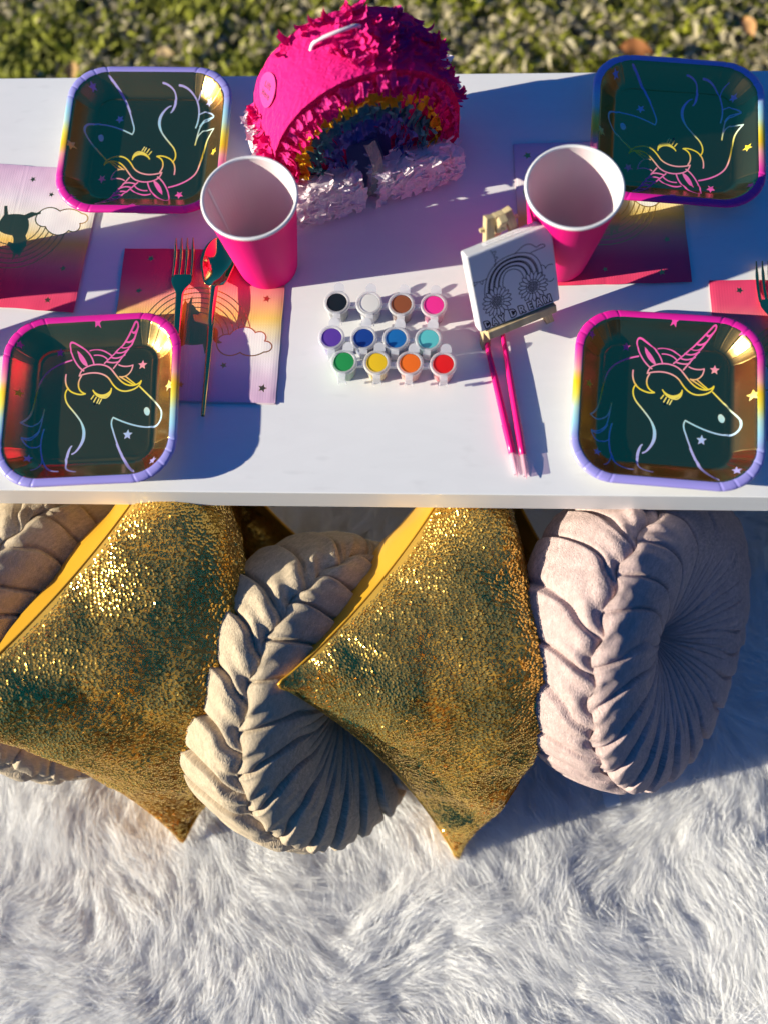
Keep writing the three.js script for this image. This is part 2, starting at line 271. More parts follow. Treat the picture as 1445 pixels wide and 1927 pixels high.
// ---------------------------------------------------------------- napkins
const NS = 0.165;
function napkinArt(c, W, ink, bg) {
  if (bg) { c.fillStyle = rainbow(c, W, [[0, '#ec3a66'], [0.16, '#ee4a70'], [0.3, '#f49086'], [0.4, '#f6b878'], [0.46, '#f5cd66'], [0.54, '#f6e4ae'], [0.64, '#f4efe0'], [0.76, '#efe2e6'], [0.86, '#e4c8da'], [1, '#dcb4d0']]); c.fillRect(0, 0, W, W); }
  else { c.fillStyle = 'rgb(0,220,0)'; c.fillRect(0, 0, W, W); }
  c.strokeStyle = c.fillStyle = ink; c.lineCap = c.lineJoin = 'round';
  const U = (x) => x * W;
  for (const r of [0.335, 0.302, 0.268, 0.236, 0.205, 0.172]) { c.lineWidth = U(0.007); c.beginPath(); c.arc(U(0.49), U(0.6), U(r), Math.PI * 1.0, Math.PI * 2.0); c.stroke(); }
  const cloud = (x, y, s, f) => { // printed cloud outline, filled pale
    c.beginPath(); const P = [[-0.15, 0.05], [-0.15, -0.02, 0.05], [-0.07, -0.07, 0.06], [0.03, -0.08, 0.06], [0.11, -0.02, 0.05], [0.15, 0.045, 0.04]];
    c.moveTo(U(x - 0.16 * f), U(y + 0.06));
    c.bezierCurveTo(U(x - 0.2 * f), U(y), U(x - 0.15 * f), U(y - 0.05), U(x - 0.1 * f), U(y - 0.04));
    c.bezierCurveTo(U(x - 0.07 * f), U(y - 0.1), U(x + 0.02 * f), U(y - 0.11), U(x + 0.05 * f), U(y - 0.055));
    c.bezierCurveTo(U(x + 0.1 * f), U(y - 0.08), U(x + 0.13 * f), U(y - 0.03), U(x + 0.11 * f), U(y));
    c.bezierCurveTo(U(x + 0.17 * f), U(y + 0.0), U(x + 0.17 * f), U(y + 0.07), U(x + 0.11 * f), U(y + 0.07));
    c.bezierCurveTo(U(x + 0.06 * f), U(y + 0.105), U(x - 0.0 * f), U(y + 0.1), U(x - 0.03 * f), U(y + 0.075));
    c.bezierCurveTo(U(x - 0.08 * f), U(y + 0.11), U(x - 0.13 * f), U(y + 0.1), U(x - 0.16 * f), U(y + 0.06)); c.closePath();
    const keep = c.fillStyle; c.fillStyle = bg ? '#f4f0e8' : 'rgb(0,220,0)'; c.fill(); c.fillStyle = keep; c.lineWidth = U(0.0075); c.stroke();
  };
  cloud(0.8, 0.61, 1, 1); cloud(0.19, 0.61, 1, -1);
  // little standing unicorn silhouette in foil
  c.save(); c.translate(U(0.47), U(0.575)); c.scale(W / 1000, W / 1000);
  c.fill(new Path2D('M-70 -190 L-62 -232 L-40 -200 C-15 -205 5 -190 12 -165 L35 -150 L28 -128 L-2 -135 C0 -110 5 -95 15 -85 C60 -80 95 -70 110 -50 C140 -60 165 -30 160 5 C158 30 175 45 190 45 C170 65 140 55 132 25 C130 5 128 -10 120 -15 C120 20 105 35 100 60 L112 120 L92 124 L74 62 C40 70 0 72 -30 66 L-70 92 L-100 88 L-128 100 L-132 84 L-96 66 L-58 40 C-80 10 -82 -40 -70 -80 C-90 -110 -95 -150 -70 -190Z'));
  c.beginPath(); c.moveTo(-44, -196); c.lineTo(-18, -262); c.lineTo(-18, -192); c.fill();
  c.restore();
  for (const [x, y, r] of [[0.17, 0.07, 0.024], [0.12, 0.29, 0.022], [0.9, 0.33, 0.026], [0.92, 0.91, 0.028], [0.68, 0.77, 0.022], [0.44, 0.9, 0.022], [0.5, 0.1, 0.018], [0.82, 0.12, 0.02], [0.1, 0.86, 0.022], [0.3, 0.8, 0.02]]) starPath(c, U(x), U(y), U(r), x * 3);
}
const napMap = canvasTex(1024, 1024, (c, W) => { napkinArt(c, W, '#d8b870', true); });
const napMR = canvasTex(1024, 1024, (c, W) => napkinArt(c, W, 'rgb(0,70,255)', false), false);
const napBump = noiseTex(512, (u, v) => { const e = 0.5 + 0.25 * Math.sin(u * 2 * Math.PI * 64 + Math.sin(v * 2 * Math.PI * 64)) * Math.sin(v * 2 * Math.PI * 64); const cr = Math.min(Math.abs(u - 0.5), Math.abs(v - 0.5)); return e - 0.35 * Math.exp(-(cr * cr) / 0.00003) + 0.3 * tileN(u, v, 12, 3); });
const napM = phy(lin(1, 1, 1), 1, { map: napMap, metalness: 1, metalnessMap: napMR, roughnessMap: napMR, bumpMap: napBump, bumpScale: 0.00025, side: THREE.DoubleSide });
const plyM = std(lin(0.75, 0.62, 0.66), 0.9, { side: THREE.DoubleSide });
function napPly(y, off, sd) {
  const h = NS / 2;
  return sheet(44, 44, (u, v) => {
    const x = (u - 0.5) * NS, z = (v - 0.5) * NS, e = Math.max(Math.abs(u - 0.5), Math.abs(v - 0.5)) * 2;
    const wob = 0.0006 * N3(v * 9 + sd, sd * 3.3) * (Math.abs(u - 0.5) * 2) ** 6, wob2 = 0.0006 * N3(u * 9 + sd, sd * 5.1) * (Math.abs(v - 0.5) * 2) ** 6;
    return [x + wob + off[0], y + 0.0007 * N3(u * 5 + sd, v * 5, sd) + 0.0003 * N3(u * 17, v * 17, sd) + (e > 0.985 ? -0.0006 : 0), z + wob2 + off[1]];
  }, (u, v) => [u, 1 - v]);
}
{
  const np = thing('paper_napkin', 'folded paper napkin with foil rainbow under the gold spoon', 'napkin', [-0.184, T, -0.173], -0.02, 'folded rainbow paper napkins');
  part('ply', napPly(0.0011, [0.0008, 0.001], 1), plyM, np); part('ply', napPly(0.0022, [-0.0006, 0.0006], 2), plyM, np); part('printed_ply', napPly(0.0034, [0, 0], 3), napM, np);
  dup(np, 'folded paper napkin cut by the left photo edge, behind the front left plate', [-0.385, T, -0.2736], Math.PI - 0.083);
  dup(np, 'folded paper napkin in shadow under the right pink cup', [0.212, T, -0.2985], Math.PI + 0.03);
  dup(np, 'folded pink paper napkin at the right photo edge under the fork', [0.3961, T, -0.138], 0.0);
}

// ---------------------------------------------------------------- cups
const cupPink = phy(lin(0.95, 0.003, 0.23), 0.6, { specularIntensity: 0.4, transmission: 0.08, thickness: 0, side: THREE.DoubleSide });
const cupWhite = std(lin(0.86, 0.85, 0.83), 0.55, { side: THREE.DoubleSide }), liningM = phy(lin(0.95, 0.94, 0.92), 0.6, { transmission: 0.35, thickness: 0, side: THREE.DoubleSide });
const lathe = (pts, n = 72) => new THREE.LatheGeometry(pts.map((p) => new THREE.Vector2(...p)), n);
const H = 0.1135, R1 = 0.0425, R0 = 0.029;
function makeCup(label, pos) {
  const c = thing('paper_cup', label, 'cup', pos, 0, 'pink paper cups');
  part('wall', lathe([[R0 - 0.0012, 0], [R0 - 0.0002, 0.0004], [R0, 0.001], [R0 + (R1 - R0) * 0.5, H * 0.5], [R1 - 0.0006, H - 0.003]]), cupPink, c);
  const rim = new THREE.TorusGeometry(R1 - 0.0003, 0.0016, 12, 96); rim.rotateX(Math.PI / 2); rim.translate(0, H - 0.0016, 0);
  part('rolled_rim', rim, cupWhite, c);
  part('lining', lathe([[R0 - 0.0012, 0.002], [R0 - 0.0008, 0.007], [R1 - 0.0014, H - 0.002]]), liningM, c);
  part('bottom', lathe([[0, 0.0075], [R0 - 0.0022, 0.0072], [R0 - 0.0007, 0.0088]]), std(lin(0.88, 0.84, 0.83), 0.6, { side: THREE.DoubleSide }), c);
  part('seam', sheet(2, 12, (u, v) => { const y = lerp(0.009, H - 0.004, v), r = R0 + (R1 - R0) * y / H - 0.0013 - (u > 0.9 ? 0 : 0.0004), a = lerp(0, 0.09, u); return [r * Math.cos(a), y, r * Math.sin(a)]; }), cupWhite, c);
  return c;
}
const cupA = makeCup('pink paper cup left of the pinata, behind the spoon', [-0.1181, T + 0.0008, -0.2392]); cupA.rotation.y = 2.9;
const cupB = dup(cupA, 'pink paper cup on the shadowed napkin behind the small easel', [0.168, T + 0.0048, -0.2457], -2.35 + Math.PI * 2);
dup(cupA, 'pink paper cup beyond the left edge of the photo', [-0.4232, T + 0.0048, -0.2227], 1);

// ---------------------------------------------------------------- cutlery
const gold = phy(lin(0.94, 0.60, 0.21), 0.07, { metalness: 1 });
function spoonGeo() {
  const top = (s, v) => {   // s: -1..1 across, v: 0 tip of bowl .. 1 end of handle ; length 0.192 along +z
    const L = 0.192, z = v * L, bowl = 0.056;
    let w, y, dish = 0;
    if (z < bowl) { const t = z / bowl; w = 0.0175 * Math.pow(Math.sin(Math.PI * Math.pow(t, 0.82) * 0.93 + 0.02), 0.62) + (t > 0.7 ? 0.0028 * sst(0.7, 1, t) : 0); dish = 0.0075 * Math.sin(Math.PI * clamp(t * 0.98)) ; y = 0.006 + 0.004 * t * t; }
    else { const t = (z - bowl) / (L - bowl); w = lerp(0.0036, 0.0019, t) ; y = 0.0095 - 0.006 * t + 0.002 * Math.sin(Math.PI * clamp(t * 2.2)); dish = 0; }
    return [s * w, y - dish * (1 - s * s), z, w];
  };
  const a = sheet(14, 110, (u, v) => { const s = u * 2 - 1, [x, y, z] = top(s, v); const crown = v * 0.192 > 0.056 ? 0.0013 * (1 - s * s) : 0; return [x, y + crown, z]; });
  const b = sheet(14, 110, (u, v) => { const s = 1 - u * 2, [x, y, z] = top(s, v); return [x, y - 0.0013 * Math.pow(1 - s * s, 0.4) - (v * 0.192 > 0.05 ? 0.001 * (1 - s * s) : 0), z]; });
  return weld(mergeGeometries([a, b]));
}
function forkGeo() {
  const Lh = 0.19, slot = 0.041, out = [];
  const yAt = (z) => 0.004 + 0.004 * sst(0.02, 0.065, z) - 0.003 * sst(0.08, 0.19, z) - 0.0035 * Math.sin(Math.PI * clamp(z / 0.065));
  for (let k = 0; k < 4; k++) {
    const xc = (k - 1.5) * 0.0056 * 1.02;
    const f = (sg) => sheet(6, 26, (u, v) => { const z = v * (slot + 0.002), a = (u * 2 - 1) * sg, w = 0.00155 * (0.45 + 0.55 * sst(0, 0.35, v)), conv = (k - 1.5) * 0.0004 * v; return [xc + conv + a * w, yAt(z) + sg * 0.0008 * Math.sqrt(Math.max(0, 1 - a * a)), z]; });
    out.push(f(1), f(-1));
  }
  const body = (sg) => sheet(16, 70, (u, v) => { const z = slot + v * (Lh - slot), a = (u * 2 - 1) * sg; const t = z - slot; const w = lerp(lerp(0.0102, 0.0036, sst(0.006, 0.026, t)), 0.0021, sst(0.03, 0.149, t)); return [a * w, yAt(z) + sg * 0.0011 * Math.pow(Math.max(0, 1 - a * a), 0.5), z]; });
  out.push(body(1), body(-1));
  return mergeGeometries(out.map((g) => weld(g)));
}
{
  const s = thing('spoon', 'shiny gold spoon on the rainbow napkin beside the left cup', 'spoon', [-0.1665, T + 0.0038, -0.2655], -0.02);
  part('spoon_body', spoonGeo(), gold, s);
  const f = thing('fork', 'gold fork on the rainbow napkin, handle under the front left plate', 'fork', [-0.2035, T + 0.0038, -0.2655], 0.02, 'gold forks');
  part('fork_body', forkGeo(), gold, f);
  dup(f, 'gold fork at the right photo edge on the pink napkin', [0.367, T + 0.0042, -0.238], 0.03);
}

// ---------------------------------------------------------------- paint pots
{
  const frost = phy(lin(0.93, 0.93, 0.95), 0.45, { transmission: 0.85, thickness: 0, side: THREE.DoubleSide });
  const frost2 = phy(lin(0.94, 0.94, 0.96), 0.5, { transmission: 0.68, thickness: 0, side: THREE.DoubleSide });
  const bodyG = lathe([[0, 0.0005], [0.0086, 0.0005], [0.0093, 0.0012], [0.0103, 0.0165], [0.0103, 0.0172]], 40);
  const cupG = lathe([[0.0089, 0.0004], [0.0098, 0.0008], [0.0109, 0.0168], [0.0118, 0.0172], [0.0118, 0.0184], [0.0110, 0.0186]], 40);
  const discG = lathe([[0, 0.0206], [0.0093, 0.0206], [0.0097, 0.0203], [0.0097, 0.0190]], 40);
  const lidG = lathe([[0.0098, 0.0208], [0.0102, 0.0214], [0.0120, 0.0214], [0.0126, 0.0208], [0.0127, 0.0186], [0.0122, 0.0176]], 48);
  const tabSh = new THREE.Shape(); tabSh.moveTo(-0.0052, 0); tabSh.lineTo(-0.0052, 0.003); tabSh.absarc(0, 0.003, 0.0052, Math.PI, 0, true); tabSh.lineTo(0.0052, 0);
  const tabG = new THREE.ExtrudeGeometry(tabSh, { depth: 0.0008, bevelEnabled: false, curveSegments: 12 }); tabG.rotateX(-Math.PI / 2 + 0.5); tabG.translate(0.0025, 0.0205, -0.0115);
  const latchG = [moved(rbox(0.0072, 0.0007, 0.0052, 0.0003), 0, 0.0198, 0.0132, 0.25), moved(rbox(0.0072, 0.0085, 0.0007, 0.0003), 0, 0.0150, 0.0160, -0.12), moved(rbox(0.0008, 0.0055, 0.0026, 0.0003), -0.0036, 0.0100, 0.0160), moved(rbox(0.0008, 0.0055, 0.0026, 0.0003), 0.0036, 0.0100, 0.0160)];
  const latch = mergeGeometries(latchG.map((g) => g.toNonIndexed()));
  const linkG = [moved(rbox(0.0105, 0.0008, 0.0045, 0.0003), 0, 0.0178, 0), moved(rbox(0.0105, 0.0045, 0.0007, 0.0003), 0, 0.0160, 0.0022)];
  const link = mergeGeometries(linkG.map((g) => g.toNonIndexed()));
  const strips = [
    ['strip of four lidded paint pots, black, white, brown and pink, backmost of three', [-0.046, -0.1849], [0.0465, -0.1821], [lin(0.006, 0.012, 0.016), lin(0.75, 0.74, 0.70), lin(0.27, 0.075, 0.025), lin(0.83, 0.028, 0.28)]],
    ['strip of four lidded paint pots, purple and three blues, middle of three', [-0.0497, -0.1477], [0.0418, -0.1463], [lin(0.11, 0.045, 0.36), lin(0.007, 0.05, 0.28), lin(0.008, 0.14, 0.42), lin(0.10, 0.50, 0.52)]],
    ['strip of four lidded paint pots, green, yellow, orange and red, frontmost of three', [-0.0372, -0.1224], [0.0559, -0.1205], [lin(0.018, 0.30, 0.07), lin(0.86, 0.55, 0.01), lin(0.90, 0.16, 0.008), lin(0.80, 0.008, 0.006)]]];
  for (const [label, a, b, cols] of strips) {
    const t = thing('paint_pot_strip', label, 'paint pots', [(a[0] + b[0]) / 2, T + 0.0002, (a[1] + b[1]) / 2], -Math.atan2(b[1] - a[1], b[0] - a[0])); t.scale.y = 1.12;
    const step = Math.hypot(b[0] - a[0], b[1] - a[1]) / 3;
    cols.forEach((c, k) => {
      const x = (k - 1.5) * step, m = phy(c, 0.45), add = (n, g, mm, par = t) => { const p = part(n, g, mm, par); p.position.x = par === t ? x : 0; return p; };
      const pot = add('pot', cupG, frost); add('paint', bodyG, m, pot);
      const lid = add('lid', lidG, frost2); add('paint_disc', discG, m, lid); add('thumb_tab', tabG, frost2, lid); add('latch', latch, frost2, lid);
      lid.rotation.y = rr(-0.1, 0.1);
      if (k < 3) { const l = part('link', link, frost2, t); l.position.x = x + step / 2; }
    });
  }
}

// ---------------------------------------------------------------- small easel with printed canvas
{
  const wood = phy(lin(0.80, 0.64, 0.38), 0.6, { map: canvasTex(64, 256, (c, w, h) => { for (let i = 0; i < w; i++) { const s = 0.86 + 0.14 * N3(i * 0.23, 3); c.fillStyle = `rgb(${255 * s},${250 * s},${238 * s})`; c.fillRect(i, 0, 1, h); } }) });
  const EZ = [0.1300, T, -0.1585], turn = 0.43;
  const lean = -0.5;        // the front frame leans back
  const e = thing('mini_easel', 'small pale wooden easel holding the little printed canvas', 'easel', EZ, turn);
  const fr = new THREE.Group(); fr.rotation.x = lean;
  const put = (name, w, h, d, x, y, z, rz = 0, mat = wood) => { const g = moved(rbox(w, h, d, 0.0008), x, y, z, 0, 0, rz); g.applyMatrix4(new THREE.Matrix4().makeRotationX(lean)); return part(name, g, mat, e); };
  put('leg', 0.0085, 0.136, 0.0080, -0.0212, 0.0665, -0.0070, -0.195);
  put('leg', 0.0085, 0.136, 0.0080, 0.0212, 0.0665, -0.0070, 0.195);
  put('ledge', 0.070, 0.0085, 0.0170, 0, 0.0278, 0.0055, 0);
  put('top_block', 0.0098, 0.0165, 0.0085, 0.0, 0.1245, -0.0068, 0);
  const back = moved(rbox(0.0075, 0.128, 0.007, 0.0008), 0, 0.058, -0.078, 0.30); part('rear_leg', back, wood, e);
  const dow = new THREE.CylinderGeometry(0.0021, 0.0021, 0.037, 14); dow.rotateZ(Math.PI / 2); dow.translate(0, 0.1225, -0.0078); dow.applyMatrix4(new THREE.Matrix4().makeRotationX(lean)); part('dowel', dow, wood, e);
  const stamp = canvasTex(128, 160, (c, w, h) => { c.fillStyle = '#d8c398'; c.fillRect(0, 0, w, h); c.fillStyle = '#1b1410'; c.font = 'bold 32px sans-serif'; c.textAlign = 'center'; ['DOLGE', '27047', '201G2', 'DREAM'].forEach(() => 0); for (let k = 0; k < 5; k++) for (let j = 0; j < 9; j++) if (rnd() > 0.2) c.fillRect(14 + k * 22 + rr(-2, 2), 8 + j * 16.5, rr(6, 13), rr(8, 13)); });
  const sg = new THREE.PlaneGeometry(0.0088, 0.0148); sg.translate(0, 0.1245, -0.00235); sg.applyMatrix4(new THREE.Matrix4().makeRotationX(lean)); part('stamped_print', sg, std(lin(1, 1, 1), 0.7, { map: stamp }), e);

  // the canvas: own thing, resting on the ledge
  const art = canvasTex(1024, 1024, (c, W) => {
    c.fillStyle = '#e9e8ea'; c.fillRect(0, 0, W, W);
    // drawing units are those of a skewed sketch: origin at the top left corner, two edge vectors
    const A = [318, 604], ux = 845, uy = -304, vx = 78, vy = 766, D = ux * vy - uy * vx, k = W;
    c.setTransform(vy / D * k, -uy / D * k, -vx / D * k, ux / D * k, (-A[0] * vy + A[1] * vx) / D * k, (A[0] * uy - A[1] * ux) / D * k);
    c.strokeStyle = c.fillStyle = '#0d0a0c'; c.lineJoin = c.lineCap = 'round';
    const L = (w, d) => { c.lineWidth = w; c.stroke(new Path2D(d)); };
    const arcs = (t) => { const o = [450, 1035, 440, 900, 480, 760, 600, 655, 720, 560, 900, 530, 990, 592, 1060, 645, 1070, 740, 1072, 835], i = [648, 905, 645, 830, 665, 765, 715, 738, 745, 722, 790, 718, 825, 740, 860, 765, 872, 810, 880, 860]; const p = o.map((x, n) => Math.round(lerp(x, i[n], t))); return `M${p[0]} ${p[1]} C${p.slice(2, 8).join(' ')} C${p.slice(8, 14).join(' ')} C${p.slice(14, 20).join(' ')}`; };
    L(8, arcs(0)); L(8, arcs(0.2)); L(14, arcs(0.27)); L(8, arcs(0.48)); L(14, arcs(0.55)); L(8, arcs(0.76)); L(10, arcs(0.8)); L(8, arcs(1));
    L(6, 'M530 515 C590 580 595 670 575 690 M480 812 C440 830 390 850 340 842'); L(6, 'M555 548 L596 535 L576 582 M576 592 L612 598 L580 632 M580 636 L592 668 L570 668 M345 846 L350 885 L385 850 M410 845 L432 868 L450 826');
    L(7, 'M780 570 C830 545 860 472 940 475 C1000 480 1000 532 1040 492 C1080 462 1120 488 1095 504 L955 562'); L(7, 'M1062 690 C1092 688 1100 715 1102 728 C1112 690 1150 678 1180 684 M1098 845 C1130 872 1172 866 1188 832');
    for (const [x, y] of [[575, 1055], [965, 912]]) {
      for (let n = 0; n < 18; n++) {
        const a = n / 18 * 6.283 + 0.1; c.save(); c.translate(x, y); c.transform(1, -0.22, 0, 1, 0, 0); c.rotate(a);
        c.beginPath(); c.moveTo(70, -8); c.bezierCurveTo(95, -26, 140, -24, 158, 0); c.bezierCurveTo(140, 24, 95, 26, 70, 8); c.fillStyle = '#e9e8ea'; c.fill(); c.lineWidth = 7.5; c.stroke(); c.restore();
      }
      c.save(); c.translate(x, y); c.transform(1, -0.22, 0, 1, 0, 0); c.beginPath(); c.arc(0, 0, 72, 0, 7); c.fillStyle = '#e9e8ea'; c.fill(); c.lineWidth = 5; c.stroke();
      for (let n = 0; n < 42; n++) { const r = 62 * Math.sqrt((n + 0.5) / 42), a = n * 2.4; c.beginPath(); c.arc(r * Math.cos(a), r * Math.sin(a), 6.5, 0, 7); c.lineWidth = 5; c.stroke(); }
      c.restore();
    }
    c.fillStyle = '#0d0a0c';
    const word = (s, x, y, dx, size) => { [...s].forEach((ch, n) => { c.save(); c.translate(x + n * dx, y - n * dx * 0.36); c.rotate(-0.3); c.font = `bold ${size}px sans-serif`; c.textAlign = 'center'; c.lineWidth = 22; c.strokeText(ch, 0, 0); c.fillStyle = '#e9e8ea'; c.lineWidth = 3; c.fillText(ch, 0, 0); c.restore(); c.fillStyle = '#0d0a0c'; }); };
    word('DAY', 462, 1330, 82, 98); word('DREAM', 745, 1222, 95, 108);
    for (const [x, y] of [[462, 1290], [742, 1180]]) { c.save(); c.translate(x, y); c.rotate(-0.3); c.fill(new Path2D('M0 20 C-34 -4 -22 -26 0 -10 C22 -26 34 -4 0 20Z')); c.restore(); }
    c.fillStyle = '#0d0a0c';
  });
  const weave = noiseTex(256, (u, v) => 0.5 + 0.22 * Math.sin(u * 2 * Math.PI * 80) * (Math.sin(v * 2 * Math.PI * 40) > 0 ? 1 : -1) + 0.22 * Math.sin(v * 2 * Math.PI * 80) + 0.25 * tileN(u, v, 70, 3) + 0.12 * tileN(u, v, 26, 4));
  const cw = 0.0825, cd = 0.0135;
  const cvM = std(lin(0.86, 0.85, 0.87), 0.85, { bumpMap: weave, bumpScale: 0.0006 });
  const cv = thing('painting_canvas', 'small square canvas lettered DAY DREAM with rainbow and two daisies', 'canvas', [0, 0, 0]);
  cv.matrixAutoUpdate = true;
  const q = new THREE.Quaternion().setFromEuler(new THREE.Euler(lean, turn, 0, 'YXZ'));
  cv.quaternion.copy(q);
  const off = V(0, 0.0322 + cw / 2, 0.0035).applyQuaternion(q); cv.position.set(EZ[0] + off.x, EZ[1] + off.y, EZ[2] + off.z);
  part('stretched_cloth', rbox(cw, cw, cd, 0.0022, 3), cvM, cv);
  const fg = sheet(24, 24, (u, v) => { const e = Math.min(u, 1 - u, v, 1 - v); return [(u - 0.5) * (cw - 0.004), (v - 0.5) * (cw - 0.004), cd / 2 + 0.0012 - 0.0007 * sst(0.08, 0.3, e)]; });
  part('printed_face', fg, std(lin(1, 1, 1), 0.85, { map: art, bumpMap: weave, bumpScale: 0.0006 }), cv);
  const serial = canvasTex(512, 64, (c, w, h) => { c.fillStyle = '#e9e8ea'; c.fillRect(0, 0, w, h); c.fillStyle = '#4a4448'; c.font = '44px sans-serif'; c.textAlign = 'center'; c.fillText('DOLGEN27047201G21', w / 2, 48); });
  const tg = new THREE.PlaneGeometry(0.052, 0.0062); tg.rotateX(-Math.PI / 2); tg.translate(0.004, cw / 2 + 0.0003, -0.0005); part('serial_print', tg, std(lin(1, 1, 1), 0.8, { map: serial }), cv);
}

{ // the place setting beyond the left edge of the photograph has its own easel; only its shadow is seen
  const e0 = scene.getObjectByName('mini_easel'), c0 = scene.getObjectByName('painting_canvas');
  const e2 = dup(e0, 'small wooden easel beyond the left edge of the photo, its shadow on the plate'), c2 = dup(c0, 'small square canvas on the easel beyond the left edge of the photo');
  for (const o of [e2, c2]) { o.position.x -= 0.635; o.position.z += 0.055; }
}

// ---------------------------------------------------------------- brushes
{
  const pink = phy(lin(0.9, 0.008, 0.20), 0.28, { clearcoat: 0.3 });
  const tip = phy(lin(0.95, 0.8, 0.86), 0.2, { transmission: 0.7, thickness: 0, side: THREE.DoubleSide });
  const hair = std(lin(0.8, 0.35, 0.45), 0.7);
  const mk = (label, a, b, y) => {
    const d = V(b[0] - a[0], 0, b[1] - a[1]), L = d.length(), t = thing('paint_brush', label, 'paint brush', [a[0], T + y, a[1]], Math.atan2(d.x, d.z), 'pink paint brushes');
    const prof = (pts) => { const g = lathe(pts, 20); g.rotateX(Math.PI / 2); return g; };
    part('handle', prof([[0, 0], [0.0016, 0.0008], [0.0022, 0.03], [0.0031, L * 0.45], [0.0034, L * 0.68], [0.0034, L * 0.70], [0.0039, L * 0.705], [0.0036, L * 0.82], [0.0034, L * 0.87], [0, L * 0.87]]), pink, t);
    part('tip_sleeve', prof([[0.0031, L * 0.868], [0.0031, L * 0.985]]), tip, t);
    part('bristles', prof([[0.0014, L * 0.87], [0.0019, L * 0.9], [0.0013, L * 0.95], [0.0002, L]]), hair, t);
    return t;
  };
  mk('pink paint brush, left of the two by the small easel', [0.0895, -0.190], [0.1247, -0.0162], 0.0042);
  mk('pink paint brush, right of the two by the small easel', [0.1085, -0.192], [0.1329, -0.0142], 0.0046);
}

